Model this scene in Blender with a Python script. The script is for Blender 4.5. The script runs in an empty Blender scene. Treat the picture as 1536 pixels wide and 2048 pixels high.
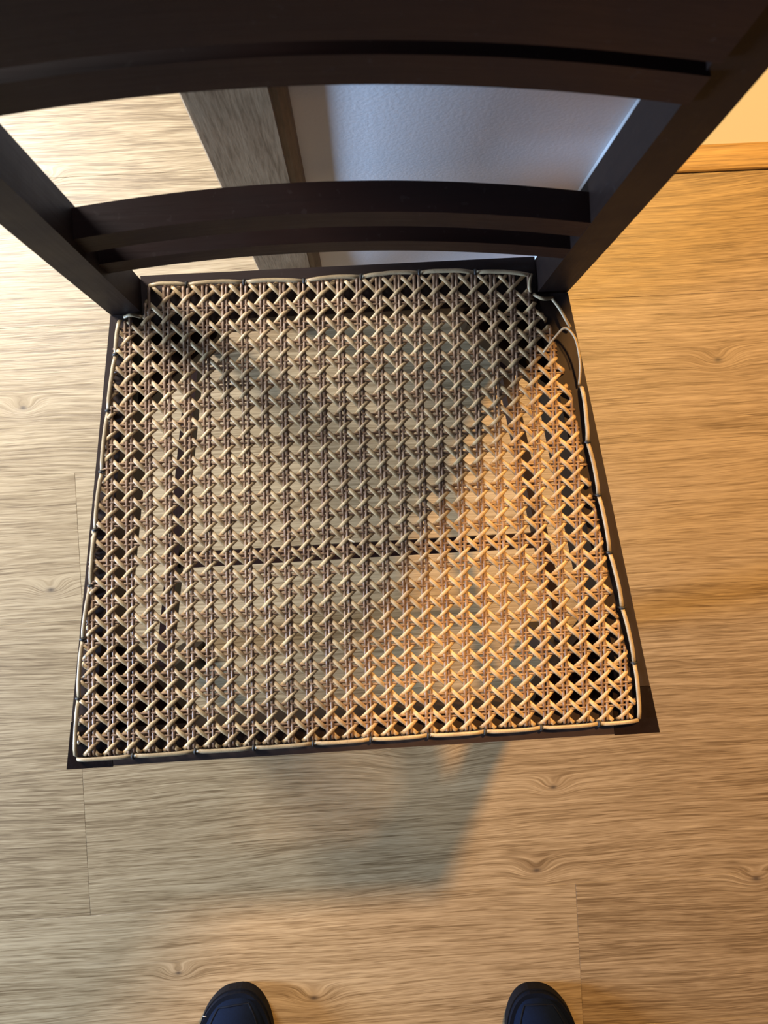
import bpy, bmesh, math, random
from mathutils import Vector, Matrix

random.seed(7)
sc = bpy.context.scene
COL = sc.collection

# ------------------------------------------------------------------ camera
cd = bpy.data.cameras.new('camera')
cam = bpy.data.objects.new('camera', cd)
COL.objects.link(cam)
sc.camera = cam
cam.matrix_world = Matrix(((0.9982, 0.0560, -0.0213, 0.0),
                           (-0.0559, 0.9984, 0.0025, 0.0),
                           (0.0215, -0.0013, 0.9998, 1.08),
                           (0, 0, 0, 1)))
cd.sensor_fit = 'HORIZONTAL'
cd.sensor_width = 36.0
cd.lens = 36.0 * 1538.0 / 1536.0
cd.clip_start = 0.02
cd.dof.use_dof = True
cd.dof.focus_distance = 0.78
cd.dof.aperture_fstop = 18.0

# ------------------------------------------------------------------ world, lights, exposure
w = bpy.data.worlds.new('world')
sc.world = w
w.use_nodes = True
w.node_tree.nodes['Background'].inputs[0].default_value = (0.62, 0.72, 0.95, 1)
w.node_tree.nodes['Background'].inputs[1].default_value = 0.08


def area(name, loc, target, sx, sy, power, color):
    d = bpy.data.lights.new(name, 'AREA')
    d.shape = 'RECTANGLE'
    d.size, d.size_y = sx, sy
    d.energy = power
    d.color = color
    o = bpy.data.objects.new(name, d)
    COL.objects.link(o)
    o.location = loc
    o.rotation_euler = (Vector(target) - Vector(loc)).to_track_quat('-Z', 'Y').to_euler()
    return o


area('window_daylight', (-2.55, -0.52, 0.74), (0.0, 0.28, 0.4), 0.45, 0.8, 190, (0.43, 0.65, 1.0))
area('doorway_daylight', (-1.05, 0.92, 1.0), (-0.45, 0.1, 0.0), 0.5, 0.6, 46, (0.96, 0.97, 0.95))
pl = bpy.data.lights.new('warm_ceiling_lamp', 'POINT')
pl.energy = 390
pl.color = (1.0, 0.59, 0.18)
pl.shadow_soft_size = 0.09
plo = bpy.data.objects.new('warm_ceiling_lamp', pl)
COL.objects.link(plo)
plo.location = (0.85, 1.22, 2.28)

vs = sc.view_settings
vs.view_transform = 'Standard'
vs.look = 'None'
vs.exposure = -0.18
vs.gamma = 1.0
vs.use_curve_mapping = False


# ------------------------------------------------------------------ node helpers
def mat(name):
    m = bpy.data.materials.new(name)
    m.use_nodes = True
    nt = m.node_tree
    b = nt.nodes['Principled BSDF']
    return m, nt, b


def nd(nt, t, **kw):
    n = nt.nodes.new(t)
    for k, v in kw.items():
        setattr(n, k, v)
    return n


def math_(nt, op, a, b=None, c=None):
    n = nd(nt, 'ShaderNodeMath', operation=op)
    for i, v in enumerate((a, b, c)):
        if v is None:
            continue
        if isinstance(v, (int, float)):
            n.inputs[i].default_value = v
        else:
            nt.links.new(v, n.inputs[i])
    return n.outputs[0]


def vmath(nt, op, a, b=None):
    n = nd(nt, 'ShaderNodeVectorMath', operation=op)
    for i, v in enumerate((a, b)):
        if v is None:
            continue
        if isinstance(v, (tuple, list)):
            n.inputs[i].default_value = v
        else:
            nt.links.new(v, n.inputs[i])
    return n


def noise(nt, vec, scale, detail=3.0, rough=0.55, dist=0.0):
    n = nd(nt, 'ShaderNodeTexNoise')
    n.inputs['Scale'].default_value = scale
    n.inputs['Detail'].default_value = detail
    n.inputs['Roughness'].default_value = rough
    n.inputs['Distortion'].default_value = dist
    nt.links.new(vec, n.inputs['Vector'])
    return n.outputs['Fac']


def ramp(nt, fac, stops):
    n = nd(nt, 'ShaderNodeValToRGB')
    cr = n.color_ramp
    while len(cr.elements) < len(stops):
        cr.elements.new(0.5)
    for e, (p, c) in zip(cr.elements, stops):
        e.position = p
        e.color = (c[0], c[1], c[2], 1)
    nt.links.new(fac, n.inputs[0])
    return n.outputs[0]


def mix(nt, fac, a, b, mode='MIX'):
    n = nd(nt, 'ShaderNodeMix', data_type='RGBA', blend_type=mode)
    for i, v in ((0, fac), (6, a), (7, b)):
        if isinstance(v, (int, float)):
            n.inputs[i].default_value = v
        elif isinstance(v, tuple):
            n.inputs[i].default_value = (v[0], v[1], v[2], 1)
        else:
            nt.links.new(v, n.inputs[i])
    return n.outputs[2]


def bump(nt, b, height, strength, dist=0.001):
    n = nd(nt, 'ShaderNodeBump')
    n.inputs['Strength'].default_value = strength
    n.inputs['Distance'].default_value = dist
    nt.links.new(height, n.inputs['Height'])
    nt.links.new(n.outputs[0], b.inputs['Normal'])


# ------------------------------------------------------------------ materials
KNOTS = [(-0.446, -0.085, 0.9), (0.508, 0.186, 1.0), (0.240, -0.404, 0.9), (0.210, -0.520, 1.0),
         (0.522, -0.552, 1.1), (-0.113, -0.678, 1.1), (-0.420, 0.490, 0.7), (0.050, -0.352, 2.2),
         (-0.30, -0.63, 0.8), (-0.47, 0.17, 0.8)]


def oak_floor(name, light, mid, dark, rand=True, knots=True, rough=0.42, bumpy=0.4):
    """oak: grain runs along world X, streaks, growth bands and small dark knots"""
    m, nt, b = mat(name)
    g = nd(nt, 'ShaderNodeNewGeometry')
    pos = g.outputs['Position']
    oi = nd(nt, 'ShaderNodeObjectInfo')
    r = oi.outputs['Random']
    off = nd(nt, 'ShaderNodeCombineXYZ')
    nt.links.new(math_(nt, 'MULTIPLY', r, 37.0 if rand else 0.0), off.inputs[0])
    nt.links.new(math_(nt, 'MULTIPLY', r, 91.0 if rand else 0.0), off.inputs[1])
    p = vmath(nt, 'ADD', pos, off.outputs[0]).outputs[0]
    # slow wander of the grain
    wv = vmath(nt, 'MULTIPLY', p, (1.3, 5.0, 1.0)).outputs[0]
    wander = math_(nt, 'MULTIPLY', math_(nt, 'SUBTRACT', noise(nt, wv, 1.0, 2.0), 0.5), 0.05)
    kd = None
    kspot = None
    if knots:
        for (kx, ky, s) in KNOTS:
            dv = vmath(nt, 'SUBTRACT', pos, (kx, ky, 0)).outputs[0]
            dv = vmath(nt, 'MULTIPLY', dv, (0.55 / s, 1.0 / s, 0)).outputs[0]
            ln = vmath(nt, 'LENGTH', dv).outputs['Value']
            e = math_(nt, 'EXPONENT', math_(nt, 'MULTIPLY', math_(nt, 'MULTIPLY', ln, ln), -4200.0))
            kd = e if kd is None else math_(nt, 'ADD', kd, e)
            if s < 1.5:
                sp = math_(nt, 'EXPONENT', math_(nt, 'MULTIPLY', math_(nt, 'MULTIPLY', ln, ln), -95000.0))
                kspot = sp if kspot is None else math_(nt, 'MAXIMUM', kspot, sp)
        wander = math_(nt, 'ADD', wander, math_(nt, 'MULTIPLY', kd, 0.016))
    sh = nd(nt, 'ShaderNodeCombineXYZ')
    nt.links.new(wander, sh.inputs[1])
    q = vmath(nt, 'ADD', p, sh.outputs[0]).outputs[0]
    streak = noise(nt, vmath(nt, 'MULTIPLY', q, (7.0, 330.0, 1.0)).outputs[0], 1.0, 3.0, 0.6)
    fine = noise(nt, vmath(nt, 'MULTIPLY', q, (28.0, 900.0, 1.0)).outputs[0], 1.0, 2.0, 0.6)
    band = noise(nt, vmath(nt, 'MULTIPLY', q, (1.6, 42.0, 1.0)).outputs[0], 1.0, 3.0, 0.6)
    # growth rings: contour lines of the slow band
    ring = math_(nt, 'SINE', math_(nt, 'MULTIPLY', band, 62.0))
    ring = math_(nt, 'POWER', math_(nt, 'MULTIPLY_ADD', ring, 0.5, 0.5), 3.0)
    f = math_(nt, 'MULTIPLY', streak, 0.45)
    f = math_(nt, 'MULTIPLY_ADD', fine, 0.38, f)
    f = math_(nt, 'MULTIPLY_ADD', band, 0.26, f)
    f = math_(nt, 'MULTIPLY_ADD', ring, -0.075, f)
    tone = math_(nt, 'MULTIPLY', math_(nt, 'SUBTRACT', r, 0.5), 0.08 if rand else 0.0)
    f = math_(nt, 'ADD', f, tone)
    col = ramp(nt, f, [(0.38, dark), (0.50, mid), (0.63, light)])
    pore = noise(nt, vmath(nt, 'MULTIPLY', q, (16.0, 620.0, 1.0)).outputs[0], 1.0, 1.0, 0.5)
    col = mix(nt, math_(nt, 'MULTIPLY', ramp(nt, pore, [(0.60, (0, 0, 0)), (0.70, (1, 1, 1))]), 0.45), col, tuple(0.8 * v for v in dark))
    fleck = noise(nt, vmath(nt, 'MULTIPLY', q, (24.0, 480.0, 3.0)).outputs[0], 1.0, 1.0, 0.5)
    col = mix(nt, math_(nt, 'MULTIPLY', ramp(nt, fleck, [(0.62, (0, 0, 0)), (0.74, (1, 1, 1))]), 0.45), col, tuple(min(1.0, 1.25 * v) for v in light))
    if knots:
        col = mix(nt, math_(nt, 'MULTIPLY', kd, 0.14), col, (0.22, 0.13, 0.06))
        col = mix(nt, math_(nt, 'MULTIPLY', kspot, 0.85), col, (0.07, 0.045, 0.03))
    nt.links.new(col, b.inputs['Base Color'])
    b.inputs['Roughness'].default_value = rough
    bump(nt, b, f, bumpy, 0.0012)
    return m


M_FLOOR = oak_floor('oak_plank', (0.48, 0.335, 0.185), (0.335, 0.222, 0.112), (0.18, 0.108, 0.048))


def oak_trim(name, light, mid, dark, vertical=True, rough=0.45):
    m, nt, b = mat(name)
    tc = nd(nt, 'ShaderNodeTexCoord')
    p = tc.outputs['Object']
    s1 = (420.0, 420.0, 38.0) if vertical else (14.0, 420.0, 420.0)
    s2 = (60.0, 60.0, 8.0) if vertical else (2.0, 45.0, 45.0)
    f = math_(nt, 'MULTIPLY', noise(nt, vmath(nt, 'MULTIPLY', p, s1).outputs[0], 1.0, 3.0, 0.6), 0.6)
    f = math_(nt, 'MULTIPLY_ADD', noise(nt, vmath(nt, 'MULTIPLY', p, s2).outputs[0], 1.0, 2.0, 0.6), 0.4, f)
    nt.links.new(ramp(nt, f, [(0.36, dark), (0.50, mid), (0.64, light)]), b.inputs['Base Color'])
    b.inputs['Roughness'].default_value = rough
    bump(nt, b, f, 0.35, 0.0012)
    return m


M_JAMB = oak_trim('pale_oak_trim', (0.28, 0.185, 0.108), (0.225, 0.142, 0.08), (0.13, 0.078, 0.042))
M_GROOVE = oak_trim('brown_trim', (0.22, 0.15, 0.09), (0.16, 0.105, 0.06), (0.09, 0.06, 0.035))
M_BASE = oak_trim('honey_oak_trim', (0.60, 0.38, 0.15), (0.46, 0.28, 0.10), (0.24, 0.13, 0.045), vertical=False)


def paint(name, col, scale=260.0, strength=0.25, rough=0.45):
    m, nt, b = mat(name)
    tc = nd(nt, 'ShaderNodeTexCoord')
    n = noise(nt, tc.outputs['Object'], scale, 2.0, 0.5)
    n2 = noise(nt, tc.outputs['Object'], 3.0, 3.0, 0.5)
    c = mix(nt, n2, tuple(0.94 * v for v in col), col)
    nt.links.new(c, b.inputs['Base Color'])
    b.inputs['Roughness'].default_value = rough
    bump(nt, b, n, strength, 0.002)
    return m


M_WHITE = paint('white_textured_paint', (0.82, 0.82, 0.84), 330.0, 0.14)
M_BEAD = paint('white_gloss_bead', (0.85, 0.87, 0.88), 60, 0.05, 0.25)
M_CREAM = paint('pale_grey_vinyl', (0.52, 0.50, 0.49), 160, 0.06, 0.5)


def dark_wood(name, base, worn, rough, along):
    m, nt, b = mat(name)
    tc = nd(nt, 'ShaderNodeTexCoord')
    p = tc.outputs['Object']
    s = [230.0, 230.0, 230.0]
    s[along] = 14.0
    f = noise(nt, vmath(nt, 'MULTIPLY', p, tuple(s)).outputs[0], 1.0, 3.0, 0.6)
    blot = noise(nt, p, 24.0, 4.0, 0.6)
    wear = math_(nt, 'MULTIPLY', math_(nt, 'GREATER_THAN', noise(nt, p, 190.0, 2.0, 0.5), 0.70), 0.5)
    c = mix(nt, f, tuple(0.7 * v for v in base), tuple(1.35 * v for v in base))
    c = mix(nt, math_(nt, 'MULTIPLY', blot, 0.5), c, worn)
    c = mix(nt, math_(nt, 'MULTIPLY', wear, 0.12), c, (0.12, 0.10, 0.09))
    nt.links.new(c, b.inputs['Base Color'])
    b.inputs['Specular IOR Level'].default_value = 0.14
    rr = nd(nt, 'ShaderNodeMapRange')
    nt.links.new(blot, rr.inputs[0])
    rr.inputs[3].default_value = rough - 0.08
    rr.inputs[4].default_value = rough + 0.14
    nt.links.new(rr.outputs[0], b.inputs['Roughness'])
    bump(nt, b, f, 0.25, 0.0008)
    return m


M_WOODX = dark_wood('dark_brown_wood_cross_grain', (0.018, 0.0056, 0.0034), (0.009, 0.0050, 0.0042), 0.46, 0)
M_WOODY = dark_wood('dark_brown_wood_side_grain', (0.018, 0.0056, 0.0034), (0.009, 0.0050, 0.0042), 0.46, 1)
M_WOODZ = dark_wood('dark_brown_wood_post_grain', (0.014, 0.0062, 0.0040), (0.009, 0.006, 0.0052), 0.48, 2)

M_RAILX = dark_wood('worn_rail_wood_cross_grain', (0.040, 0.022, 0.018), (0.060, 0.048, 0.040), 0.5, 0)
M_RAILY = dark_wood('worn_rail_wood_side_grain', (0.040, 0.022, 0.018), (0.060, 0.048, 0.040), 0.5, 1)


def cane(name, a, bcol, dark):
    m, nt, b = mat(name)
    tc = nd(nt, 'ShaderNodeTexCoord')
    p = tc.outputs['Object']
    oi = nd(nt, 'ShaderNodeObjectInfo')
    n1 = noise(nt, p, 70.0, 3.0, 0.6)
    n2 = noise(nt, p, 900.0, 2.0, 0.6)
    c = mix(nt, oi.outputs['Random'], a, bcol)
    c = mix(nt, math_(nt, 'MULTIPLY', ramp(nt, n1, [(0.42, (0, 0, 0)), (0.68, (1, 1, 1))]), 0.45), c, dark)
    c = mix(nt, math_(nt, 'MULTIPLY', ramp(nt, n2, [(0.52, (0, 0, 0)), (0.70, (1, 1, 1))]), 0.4), c, dark)
    nt.links.new(c, b.inputs['Base Color'])
    b.inputs['Roughness'].default_value = 0.38
    bump(nt, b, n2, 0.2, 0.0004)
    return m


M_CANE_V = cane('aged_brown_cane', (0.28, 0.155, 0.09), (0.44, 0.26, 0.145), (0.10, 0.055, 0.032))
M_CANE_D = cane('tan_cane', (0.62, 0.39, 0.19), (0.74, 0.50, 0.25), (0.25, 0.14, 0.07))
M_CANE_B = cane('pale_cane', (0.50, 0.35, 0.19), (0.58, 0.42, 0.24), (0.24, 0.14, 0.07))


def plain(name, col, rough=0.6, spec=0.4):
    m, nt, b = mat(name)
    tc = nd(nt, 'ShaderNodeTexCoord')
    n = noise(nt, tc.outputs['Object'], 400.0, 3.0, 0.6)
    nt.links.new(mix(nt, n, tuple(0.7 * v for v in col), tuple(1.3 * v for v in col)), b.inputs['Base Color'])
    b.inputs['Roughness'].default_value = rough
    b.inputs['Specular IOR Level'].default_value = spec
    bump(nt, b, n, 0.3, 0.0006)
    return m


M_TIE = plain('dark_tie', (0.035, 0.028, 0.022), 0.5)
M_NAVY = plain('navy_felt', (0.0035, 0.007, 0.020), 0.9, 0.1)
M_RIM = plain('navy_rim', (0.0025, 0.004, 0.010), 0.7, 0.15)
M_SOLE = plain('black_rubber', (0.004, 0.004, 0.006), 0.7, 0.15)
M_LINT = plain('white_lint', (0.75, 0.75, 0.75), 0.8)
M_SUB = plain('dark_underlay', (0.05, 0.035, 0.02), 0.9)


# ------------------------------------------------------------------ mesh helpers
def link(name, bm, m, parent=None, smooth=False, mesh_bevel=0.0):
    if mesh_bevel:
        es = [e for e in bm.edges if len(e.link_faces) == 2 and e.calc_face_angle(0) > 0.6]
        bmesh.ops.bevel(bm, geom=es, offset=mesh_bevel, segments=2, profile=0.6, affect='EDGES', clamp_overlap=True)
    bmesh.ops.recalc_face_normals(bm, faces=bm.faces[:])
    me = bpy.data.meshes.new(name)
    bm.to_mesh(me)
    bm.free()
    me.materials.append(m)
    if smooth:
        for p in me.polygons:
            p.use_smooth = True
    o = bpy.data.objects.new(name, me)
    COL.objects.link(o)
    if parent is not None:
        o.parent = parent
    return o


def box(bm, x0, x1, y0, y1, z0, z1):
    vs_ = [bm.verts.new(c) for c in ((x0, y0, z0), (x1, y0, z0), (x1, y1, z0), (x0, y1, z0),
                                     (x0, y0, z1), (x1, y0, z1), (x1, y1, z1), (x0, y1, z1))]
    for f in ((0, 3, 2, 1), (4, 5, 6, 7), (0, 1, 5, 4), (1, 2, 6, 5), (2, 3, 7, 6), (3, 0, 4, 7)):
        bm.faces.new([vs_[i] for i in f])
    return bm


def prism(bm, poly, z0, z1):
    lo = [bm.verts.new((x, y, z0)) for x, y in poly]
    hi = [bm.verts.new((x, y, z1)) for x, y in poly]
    n = len(poly)
    bm.faces.new(list(reversed(lo)))
    bm.faces.new(hi)
    for i in range(n):
        bm.faces.new((lo[i], lo[(i + 1) % n], hi[(i + 1) % n], hi[i]))
    return bm


def loft(bm, rings, cap=True):
    rs = [[bm.verts.new(p) for p in r] for r in rings]
    n = len(rs[0])
    for a, b in zip(rs, rs[1:]):
        for i in range(n):
            bm.faces.new((a[i], a[(i + 1) % n], b[(i + 1) % n], b[i]))
    if cap:
        bm.faces.new(list(reversed(rs[0])))
        bm.faces.new(rs[-1])
    return bm


def ribbon(bm, pts, wd, th):
    """a flat-oval strip of cane along pts"""
    prof = [(-0.5, -0.05), (-0.36, 0.38), (0.0, 0.55), (0.36, 0.38), (0.5, -0.05), (0.0, -0.42)]
    rings = []
    n = len(pts)
    for i, p in enumerate(pts):
        a = pts[max(i - 1, 0)]
        c = pts[min(i + 1, n - 1)]
        t = (c - a)
        if t.length < 1e-9:
            t = Vector((1, 0, 0))
        t.normalize()
        s = t.cross(Vector((0, 0, 1)))
        if s.length < 1e-6:
            s = Vector((1, 0, 0))
        s.normalize()
        u = s.cross(t)
        rings.append([p + s * (wd * x) + u * (th * y) for x, y in prof])
    return loft(bm, rings)


def empty(name, loc, label, cat, group=None, rz=0.0):
    o = bpy.data.objects.new(name, None)
    o.empty_display_size = 0.1
    COL.objects.link(o)
    o.location = loc
    o.rotation_euler = (0, 0, rz)
    o['label'] = label
    o['category'] = cat
    if group:
        o['group'] = group
    return o


def struct(o):
    o['kind'] = 'structure'
    return o


# ------------------------------------------------------------------ room shell
floor = struct(link('floor', box(bmesh.new(), -2.4, 2.4, -1.75, 2.4, -0.06, -0.012), M_SUB))
ROW = 0.2058
Y0 = 0.2815
# row index i spans Y0+(i-1)*ROW .. Y0+i*ROW ; row 1 lies just in front of the white wall
row_butts = {5: [-1.1, 0.1], 4: [-1.5, -0.25], 3: [-0.9, 0.4], 2: [-0.78, 0.45, 1.65], 1: [-0.98, 0.86],
             0: [-0.404 - 1.2, -0.404, 0.82], -1: [-0.404 - 1.2, -0.404, 0.82], -2: [-0.82, 0.80],
             -3: [-1.62, -0.417, 0.79], -4: [-0.95, 0.264, 1.47], -5: [-0.6, 0.7], -6: [-1.1, 0.1, 1.3]}
row_of = {i: row_butts[j] for i, j in ((5, 5), (4, 4), (3, 3), (2, 2), (1, 1), (0, -2), (-1, 0), (-2, -2),
                                       (-3, -3), (-4, -4), (-5, -5), (-6, -6))}
# rows by Y: [.0757,.2815]=0 ; [-.130,.0757]=-1 (joint at -0.404) ; [-.336,-.130]=-2 ; [-.542,-.336]=-3 (joint -0.417)
row_of[0] = [-0.98, 0.86]
row_of[1] = [-0.78, 0.05, 1.30]
row_of[-1] = [-0.404 - 1.2, -0.404, 0.82]
GAP = 0.00010
for i in range(-8, 8):
    cuts = row_of.get(i, [-1.0 + 0.37 * (i % 3), 0.25 + 0.37 * (i % 3)])
    xs = [-2.3] + cuts + [2.3]
    ya, yb = Y0 + (i - 1) * ROW + GAP, Y0 + i * ROW - GAP
    if i < -6 or yb > 2.3:
        continue
    if i >= 2:                      # behind the white wall the oak goes on only to the left
        xs = [x for x in xs if x < 0.0] + [0.05]
    for a, b in zip(xs, xs[1:]):
        if i == 1 and a > 0.0:
            yb = 0.4525 - GAP
        bm = box(bmesh.new(), a + GAP, b - GAP, ya, yb, -0.012, 0.0)
        top = [e for e in bm.edges if all(abs(v.co.z) < 1e-6 for v in e.verts)]
        bmesh.ops.bevel(bm, geom=top, offset=0.0003, segments=1, affect='EDGES')
        link('plank', bm, M_FLOOR, floor)

YW = 0.2811          # face of the white wall stub behind the chair
YB = 0.4645          # face of the cream wall
wall = struct(link('wall_back', box(bmesh.new(), -0.095, 0.2450, YW, 0.60, 0.0, 2.4), M_WHITE))
skirt = struct(link('baseboard_back', box(bmesh.new(), -0.036, 0.2085, YW - 0.0115, YW, 0.0, 0.055), M_BASE, mesh_bevel=0.002))
# wooden door jamb at the left end of the stub: board, moulded outer edge, brown groove
jamb = struct(link('trim_1', box(bmesh.new(), -0.1005, -0.0475, YW - 0.0142, YW, 0.0, 2.4), M_JAMB, mesh_bevel=0.0012))
bm = bmesh.new()
prism(bm, [(-0.1062, YW + 0.05), (-0.1062, YW - 0.006), (-0.1040, YW - 0.0095), (-0.1018, YW - 0.0095), (-0.1005, YW - 0.0075), (-0.1005, YW + 0.05)], 0.0, 2.4)
link('edge_moulding', bm, M_JAMB, jamb)
bm = bmesh.new()
prism(bm, [(-0.0475, YW), (-0.0475, YW - 0.0085), (-0.0430, YW - 0.0075), (-0.0375, YW - 0.0035), (-0.0365, YW)], 0.0, 2.4)
link('groove_strip', bm, M_GROOVE, jamb)
# corner at the right end of the stub: white bead and a pale oak strip
bead = struct(link('trim_2', prism(bmesh.new(), [(0.2075, YW), (0.2082, YW - 0.0035), (0.2100, YW - 0.0062), (0.2120, YW - 0.0062), (0.2126, YW - 0.004), (0.2126, YW + 0.02), (0.2075, YW + 0.02)], 0.0, 2.4), M_BEAD))
strip = struct(link('trim_3', box(bmesh.new(), 0.2126, 0.2560, YW - 0.003, 0.60, 0.0, 2.4), M_JAMB, mesh_bevel=0.0008))  # strip and wall end widened out of view to block lamp light on the slats
# the lit room beyond the right-hand doorway: oak threshold strip, pale smooth floor, unseen wall added to keep its lamp off the left floor
prof = [(0.4525, 0.0), (0.4525, 0.0030), (0.4540, 0.0048), (0.4580, 0.0056), (0.4850, 0.0056), (0.4888, 0.0048), (0.4902, 0.0030), (0.4902, 0.0)]
sill = struct(link('trim_4', loft(bmesh.new(), [[(0.06, y, z) for y, z in prof], [(2.3, y, z) for y, z in prof]]), M_BASE))
struct(link('floor', box(bmesh.new(), 0.06, 2.3, 0.4535, 2.3, -0.012, 0.0012), M_CREAM))
struct(link('wall_light_blocker', box(bmesh.new(), 0.06, 0.16, 0.60, 2.3, 0.0, 2.4), M_WHITE))

# ------------------------------------------------------------------ the chair
chair = empty('cane_chair', (-0.0125, 0.0, 0.0),
              'dark brown wooden chair with woven cane seat and curved ladder back', 'chair')
SZ = 0.45
HF, HB = 0.2430, 0.1872          # half widths at the front and at the back posts
YF, YP0, YP1 = -0.1945, 0.171, 0.199


def half_w(y):
    t = (y - YF) / (YP0 - YF)
    return HF + (HB - HF) * t


# side rails, front rail, back rail
for s, RW in ((-1, 0.0185), (1, 0.0245)):
    yb, yf = YP0 - 0.0005, YF + 0.0375
    poly = [(s * half_w(yf), yf), (s * half_w(yb), yb), (s * (half_w(yb) - RW), yb), (s * (half_w(yf) - RW), yf)]
    if s > 0:
        poly = poly[::-1]
    link('side_rail', prism(bmesh.new(), poly, SZ - 0.075, SZ), M_RAILY, chair, mesh_bevel=0.0022)
xf = HF - 0.0375
link('front_rail', prism(bmesh.new(), [(-xf, YF - 0.0008), (xf, YF - 0.0008), (xf, YF + 0.0265), (-xf, YF + 0.0265)], SZ - 0.048, SZ), M_RAILX, chair, mesh_bevel=0.0022)
link('back_rail', prism(bmesh.new(), [(-0.1615, 0.1625), (0.1615, 0.1625), (0.1615, 0.2015), (-0.1615, 0.2015)], SZ - 0.045, SZ - 0.0005), M_RAILX, chair, mesh_bevel=0.002)

# front legs: square at the seat corner, tapering and splaying a little to the floor
for s in (-1, 1):
    rings = []
    for z, xo, wx, yo, wy in ((0.0, 0.2590, 0.033, -0.2020, 0.033), (0.20, 0.2510, 0.034, -0.1985, 0.034),
                              (0.38, 0.2440, 0.035, -0.1955, 0.035), (SZ, 0.2435, 0.0375, -0.1962, 0.0387)):
        r = [(s * xo, yo, z), (s * (xo - wx), yo, z), (s * (xo - wx), yo + wy, z), (s * (xo - 0.153 * wy), yo + wy, z)]
        rings.append(r if s < 0 else r[::-1])
    link('front_leg', loft(bmesh.new(), rings), M_WOODZ, chair, mesh_bevel=0.004)

# back posts: rear leg raked backwards below the seat, upright above it
for s in (-1, 1):
    rings = []
    for z, yc, dy, xo, wx in ((0.0, 0.242, 0.024, 0.190, 0.022), (0.12, 0.225, 0.026, 0.1885, 0.024), (0.26, 0.203, 0.027, 0.1875, 0.025),
                              (0.38, 0.1875, 0.028, 0.1872, 0.0255), (SZ, 0.185, 0.028, 0.1872, 0.0255),
                              (0.58, 0.185, 0.028, 0.1872, 0.0258), (0.72, 0.1855, 0.028, 0.1872, 0.0258), (0.96, 0.190, 0.026, 0.1872, 0.0255)):
        lean = 0.006 * max(0.0, (z - SZ) / 0.3) if s < 0 else 0.0
        y0, y1 = yc - dy / 2, yc + dy / 2
        r = [(s * xo + lean, y0, z), (s * (xo - wx) + lean, y0, z), (s * (xo - wx) + lean, y1, z), (s * xo + lean, y1, z)]
        rings.append(r if s < 0 else r[::-1])
    link('back_post', loft(bmesh.new(), rings), M_WOODZ, chair, mesh_bevel=0.002)


def slat(name, z0, z1, yend, sag, th, parent):
    rings = []
    n = 24
    half = 0.1632
    for i in range(n + 1):
        u = -1 + 2 * i / n
        x = half * u
        y = yend + sag * (1 - u * u) - 0.0025 * u
        rings.append([(x, y, z0), (x, y, z1), (x, y + th, z1), (x, y + th, z0)])
    return link(name, loft(bmesh.new(), rings), M_WOODX, parent, mesh_bevel=0.0016)


slat('back_slat', 0.5365, 0.5560, 0.1735, 0.0105, 0.0190, chair)
slat('back_slat', 0.5795, 0.6035, 0.1735, 0.0120, 0.0195, chair)
slat('back_slat', 0.7450, 0.7670, 0.1725, 0.0135, 0.0190, chair)
slat('crest_rail', 0.7765, 0.9450, 0.1725, 0.0135, 0.0190, chair)

# stretchers
for s in (-1, 1):
    p0, p1 = Vector((s * 0.1745, 0.194, 0)), Vector((s * 0.2330, -0.172, 0))
    d = (p1 - p0).normalized()
    nrm = Vector((-d.y, d.x, 0)) * 0.0065
    poly = [(p0 + nrm)[:2], (p0 - nrm)[:2], (p1 - nrm)[:2], (p1 + nrm)[:2]]
    link('side_stretcher', prism(bmesh.new(), poly, 0.170, 0.200), M_WOODY, chair, mesh_bevel=0.0018)
link('cross_stretcher', box(bmesh.new(), -0.206, 0.206, -0.0535, -0.036, 0.174, 0.197), M_WOODX, chair, mesh_bevel=0.0018)

# corner blocks under the seat frame
RW = 0.026
for s in (-1, 1):
    xi = half_w(YF + 0.05) - RW
    tri = [(s * (xi + 0.004), YF + 0.024), (s * (xi - 0.068), YF + 0.024), (s * (xi - 0.062), YF + 0.036), (s * (half_w(YF + 0.1) - RW - 0.006), YF + 0.092), (s * (half_w(YF + 0.1) - RW + 0.004), YF + 0.096)]
    link('corner_block', prism(bmesh.new(), tri if s < 0 else tri[::-1], 0.405, 0.436), M_WOODX, chair, mesh_bevel=0.0015)
    xi = half_w(0.16) - RW
    tri = [(s * (xi + 0.002), 0.165), (s * (xi - 0.062), 0.165), (s * (xi - 0.058), 0.152), (s * (half_w(0.10) - RW - 0.006), 0.100), (s * (half_w(0.10) - RW + 0.002), 0.094)]
    link('corner_block', prism(bmesh.new(), tri[::-1] if s < 0 else tri, 0.405, 0.436), M_WOODX, chair, mesh_bevel=0.0015)

# ---- the woven cane
BL, BR = Vector((-0.1409, 0.1717)), Vector((0.1247, 0.1678))
FL, FR = Vector((-0.1562, -0.1709)), Vector((0.1175, -0.1694))
CZ = SZ + 0.0034


def lat(k, r):
    a, b = (k - 4) / 17.0, r / 22.0
    top = BL + (BR - BL) * a
    bot = FL + (FR - FL) * a
    p = top + (bot - top) * b
    return p


EDGE = [(-0.2348, -0.1860), (0.2262, -0.1840), (0.1833, 0.0900), (0.1690, 0.1440), (0.1620, 0.1610),
        (0.1560, 0.1655), (0.1560, 0.1870), (0.0640, 0.1905), (-0.0300, 0.1900), (-0.1570, 0.1915), (-0.1585, 0.1690), (-0.1800, 0.1660), (-0.2110, -0.01), ]


def inside(p):
    x, y = p
    c = False
    n = len(EDGE)
    for i in range(n):
        x1, y1 = EDGE[i]
        x2, y2 = EDGE[(i + 1) % n]
        if (y1 > y) != (y2 > y) and x < (x2 - x1) * (y - y1) / (y2 - y1) + x1:
            c = not c
    return c


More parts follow.
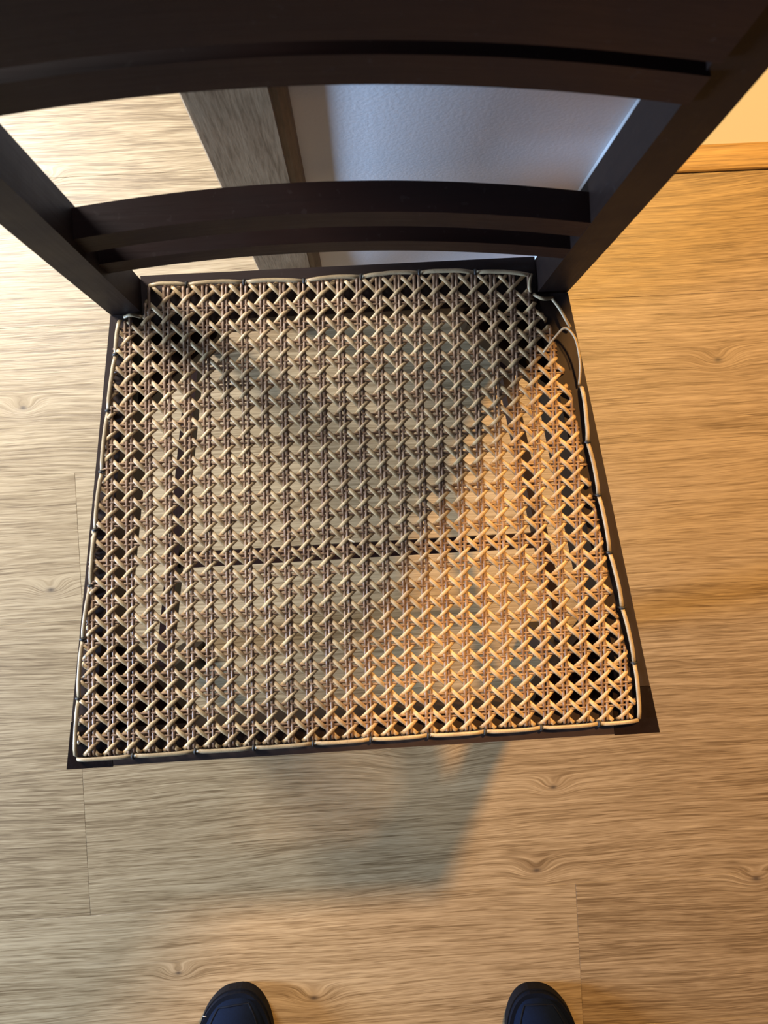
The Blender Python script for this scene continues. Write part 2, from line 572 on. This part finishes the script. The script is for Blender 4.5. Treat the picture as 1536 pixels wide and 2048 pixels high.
cane_seat = bpy.data.objects.new('cane_seat', None)
cane_seat.empty_display_size = 0.05
COL.objects.link(cane_seat)
cane_seat.parent = chair
rng = random.Random(3)
DK, DR = 0.105, 0.105


def fcross(x):
    """over one strand, under the next, at a crossing"""
    x = x - round(x)
    if abs(x) > 2 * DK:
        return 0.0
    return math.sin(math.pi * x / (2 * DK))


def strand(fn, t0, t1, wd, th, m):
    """fn(t) -> (k, r, z); the runs that lie inside the seat outline become strands"""
    step = 1.0 / 6.0
    n = int((t1 - t0) / step)
    ph, amp = rng.uniform(0, 6.28), rng.uniform(0.0, 0.00035)
    ox, oy = rng.gauss(0, 0.00022), rng.gauss(0, 0.00022)
    runs, cur = [], []
    for i in range(n + 1):
        t = t0 + i * step
        k, r, z = fn(t)
        p = lat(k, r)
        if inside(p):
            j = amp * math.sin(t * 0.55 + ph)
            q = Vector((p.x + ox + j, p.y + oy + j, CZ + z))
            cur.append(q)
        else:
            if len(cur) > 5:
                runs.append(cur)
            cur = []
    if len(cur) > 5:
        runs.append(cur)
    for c in runs:
        for e, nx in ((0, 1), (-1, -2)):
            d = (c[e] - c[nx])
            d.z = 0
            if d.length < 1e-9:
                continue
            d.normalize()
            tip = c[e] + d * 0.0022
            tip.z = SZ + 0.0002
            if e == 0:
                c.insert(0, tip)
            else:
                c.append(tip)
        link('cane_strand', ribbon(bmesh.new(), c, wd * rng.uniform(0.9, 1.1), th), m, cane_seat, smooth=True)


for k in range(-1, 29):
    for s in (-1, 1):
        sg = -s
        strand(lambda t, k=k, s=s: (k + s * DK, t, 0.0003 + s * 0.0006 * fcross(t)), -2.5, 24.0, 0.0026, 0.0015, M_CANE_V)
for r in range(0, 23):
    for s in (-1, 1):
        strand(lambda t, r=r, s=s: (t, r + s * DR, -s * 0.0006 * fcross(t)), -3.0, 30.0, 0.0021, 0.0014, M_CANE_V)
BZ = 0.0014
for c in range(-3, 54):
    strand(lambda t, c=c: (t, c + 0.5 - t, BZ * math.cos(2 * math.pi * t)), max(-3.0, c - 24.0), min(30.0, c + 3.0), 0.0034, 0.0013, M_CANE_D)
for c in range(-31, 25):
    strand(lambda t, c=c: (t, t + c + 0.5, -BZ * math.cos(2 * math.pi * t)), max(-3.0, -c - 3.0), min(30.0, 24.0 - c), 0.0034, 0.0013, M_CANE_D)

# ---- binding cane round the edge, tied down every third hole
def sub_binding(ties, bow, outward):
    for (a, b) in zip(ties, ties[1:]):
        a, b = Vector(a), Vector(b)
        d = (b - a).normalized()
        pts = []
        for i in range(9):
            u = i / 8
            arch = 4 * u * (1 - u)
            p = a.lerp(b, 0.03 + 0.94 * u) + Vector(outward) * (bow * arch * rng.uniform(0.8, 1.1))
            pts.append(Vector((p.x, p.y, SZ + 0.0034 + 0.0016 * min(1.0, arch * 1.8))))
        pts.insert(0, Vector((pts[0].x - d.x * 0.001, pts[0].y - d.y * 0.001, SZ + 0.0012)))
        pts.append(Vector((pts[-1].x + d.x * 0.001, pts[-1].y + d.y * 0.001, SZ + 0.0012)))
        link('binding_cane', ribbon(bmesh.new(), pts, 0.0034, 0.0015), M_CANE_B, cane_seat, smooth=True)
    for t in ties[1:-1]:
        o = Vector(outward)
        pts = []
        for i in range(7):
            u = -1 + 2 * i / 6
            pts.append(Vector((t[0] + o.x * 0.003 * u, t[1] + o.y * 0.003 * u, SZ + 0.0005 + 0.0048 * math.sqrt(max(0, 1 - u * u)))))
        link('binding_tie', ribbon(bmesh.new(), pts, 0.0022, 0.0012), M_TIE, cane_seat, smooth=True)


TIES = {'front': [(-0.2341, -0.1875), (-0.1882, -0.1872), (-0.1377, -0.1867), (-0.0904, -0.1868), (-0.042, -0.1862), (0.0049, -0.1858), (0.052, -0.1855), (0.0984, -0.1855), (0.1449, -0.1851), (0.1924, -0.1848), (0.2256, -0.1839)], 'left': [(-0.1788, 0.1655), (-0.1836, 0.1378), (-0.1921, 0.0929), (-0.2001, 0.0439), (-0.208, -0.003), (-0.2142, -0.0477), (-0.223, -0.0905), (-0.2289, -0.138), (-0.2344, -0.1855)], 'right': [(0.1934, 0.0925), (0.1958, 0.0464), (0.2024, 0.0025), (0.2089, -0.0451), (0.2167, -0.0908), (0.2241, -0.1365), (0.2256, -0.1839)], 'back': [(-0.1544, 0.1919), (-0.1237, 0.1911), (-0.0772, 0.1909), (-0.0286, 0.1893), (0.0179, 0.1906), (0.0653, 0.1916), (0.1111, 0.1897), (0.1569, 0.185)]}
sub_binding(TIES['front'], 0.0004, (0.0, -1.0))
sub_binding(TIES['left'], 0.0006, (-1.0, 0.0))
sub_binding(TIES['right'], 0.0008, (1.0, 0.0))
sub_binding(TIES['back'], 0.0012, (0.0, 1.0))


# frayed ends at the back right corner
def loose(pts, wd, th, name='loose_cane_end'):
    P = [Vector(p) for p in pts]
    out = []
    for i in range(len(P) - 1):
        p0, p1, p2, p3 = P[max(i - 1, 0)], P[i], P[i + 1], P[min(i + 2, len(P) - 1)]
        for j in range(5):
            t = j / 5
            out.append(0.5 * ((2 * p1) + (p2 - p0) * t + (2 * p0 - 5 * p1 + 4 * p2 - p3) * t * t + (3 * p1 - p0 - 3 * p2 + p3) * t ** 3))
    out.append(P[-1])
    link(name, ribbon(bmesh.new(), out, wd, th), M_CANE_B, cane_seat, smooth=True)


for L in [([(0.1632, 0.1212, 0.455), (0.1725, 0.1323, 0.458), (0.18, 0.1387, 0.462), (0.1867, 0.1316, 0.463), (0.1902, 0.1205, 0.461), (0.1919, 0.1068, 0.458), (0.1914, 0.0934, 0.453)], 0.002, 0.0014), ([(0.1731, 0.1645, 0.4545), (0.1781, 0.1554, 0.457), (0.1823, 0.146, 0.458), (0.1864, 0.1404, 0.455)], 0.0026, 0.0014), ([(0.1804, 0.1387, 0.4635), (0.1852, 0.1327, 0.4655), (0.1884, 0.124, 0.464), (0.1903, 0.1142, 0.4625)], 0.0009, 0.0008), ([(0.1574, 0.1862, 0.453), (0.1545, 0.1764, 0.456), (0.1555, 0.1708, 0.454)], 0.0026, 0.0014), ([(0.1577, 0.1698, 0.453), (0.1644, 0.1648, 0.4565), (0.1739, 0.1657, 0.453)], 0.003, 0.0014), ([(-0.1755, 0.1674, 0.453), (-0.1689, 0.1683, 0.456), (-0.1614, 0.1671, 0.453)], 0.0028, 0.0014), ([(-0.0042, -0.0218, 0.4555), (-0.0017, -0.023, 0.459), (0.0011, -0.0244, 0.4605)], 0.0016, 0.0008)]:
    loose(L[0], L[1], L[2])

# ------------------------------------------------------------------ slippers
def slipper(loc, rz, mirror, label, sx):
    root = empty('slipper', loc, label, 'slipper', 'pair of navy slippers', rz)
    N = 40

    def outline(t, grow=0.0):
        """half widths (inner, outer) at t = 0 toe .. 1 heel along 0.27 m"""
        toe = min(1.0, t / 0.30)
        e = math.sqrt(max(0.0, 1 - (1 - toe) ** 2.1))
        heel = min(1.0, (1 - t) / 0.16)
        h = math.sqrt(max(0.0, 1 - (1 - heel) ** 2))
        wst = 1 - 0.16 * math.exp(-((t - 0.62) / 0.2) ** 2) - 0.08 * max(0, t - 0.5)
        wd = 0.0470 * sx * e * h * wst + grow * (1 if 0 < t < 1 else 0.4)
        return max(wd, 0.0004)

    def skew(t):
        return mirror * 0.012 * (1 - min(1, t / 0.35)) ** 1.5

    Lg = 0.27
    poly = []
    ts = [0.5 - 0.5 * math.cos(math.pi * i / N) for i in range(N + 1)]
    for t in ts:
        poly.append((skew(t) + outline(t, 0.004), -t * Lg))
    for t in reversed(ts[1:-1]):
        poly.append((skew(t) - outline(t, 0.004), -t * Lg))
    poly = poly[::-1]
    link('sole', prism(bmesh.new(), poly, 0.0, 0.016), M_SOLE, root, mesh_bevel=0.002)
    rim = bmesh.new()
    prism(rim, [(x * 0.97, y * 0.985 - 0.002) for x, y in poly], 0.016, 0.0235)
    link('insole', rim, M_RIM, root, mesh_bevel=0.003)
    # upper: a shell over the front half, open behind
    bm = bmesh.new()
    rings = []
    T = [0.004 + 0.556 * (i / 22) ** 1.4 for i in range(23)]
    for t in T:
        wd = outline(t) * 0.95
        hgt = 0.016 + 0.052 * min(1.0, (t / 0.5)) ** 0.75 + 0.012 * min(1, t / 0.06)
        ring = []
        for j in range(17):
            a = math.pi * j / 16
            ring.append((skew(t) + wd * math.cos(a) * (1.0 if True else 0), -t * Lg - 0.004, 0.0165 + (hgt - 0.016) * math.sin(a) ** 0.75))
        rings.append([bm.verts.new(p) for p in ring])
    for a, b in zip(rings, rings[1:]):
        for j in range(16):
            bm.faces.new((a[j], a[j + 1], b[j + 1], b[j]))
    bm.faces.new(rings[0])
    up = link('upper', bm, M_NAVY, root, smooth=True)
    sm = up.modifiers.new('shell', 'SOLIDIFY')
    sm.thickness = 0.004
    sm.offset = -1
    # piped seam that runs round the toe, a little inside the edge
    pts = []
    run = [(t, 1) for t in (0.34, 0.28, 0.22, 0.17, 0.13, 0.10, 0.075, 0.055, 0.042)]
    run = run + [(0.036, 0.5), (0.034, 0.0), (0.036, -0.5)] + [(t, -1) for t, _ in reversed(run)]
    for t, side in run:
        wd = outline(t) * 0.95
        hgt = 0.052 * min(1.0, (t / 0.5)) ** 0.75 + 0.012 * min(1, t / 0.06)
        cx = 0.84 * side
        pts.append(Vector((skew(t) + wd * cx, -t * Lg - 0.004, 0.0174 + hgt * max(0.0, 1 - cx * cx) ** 0.375)))
    link('toe_seam', ribbon(bmesh.new(), pts, 0.003, 0.002), M_RIM, root, smooth=True)
    return root


left_s = slipper((-0.2319, -0.6493, 0.0), 0.10, 1, 'left navy blue slipper, toe tip showing, with white lint', 1.06)
right_s = slipper((0.2073, -0.6768, 0.0), -0.05, -1, 'right navy blue slipper, clean toe tip showing below the chair', 1.0)
for (x, y, z, a, l) in ((-0.030, -0.022, 0.030, -0.4, 0.005), (-0.040, -0.034, 0.031, 0.6, 0.0025), (-0.010, -0.034, 0.0465, 0.3, 0.002)):
    d = Vector((math.cos(a), math.sin(a), 0)) * l / 2
    c = Vector((x, y, z))
    link('lint', ribbon(bmesh.new(), [c - d, c, c + d], 0.0008, 0.0005), M_LINT, left_s, smooth=True)
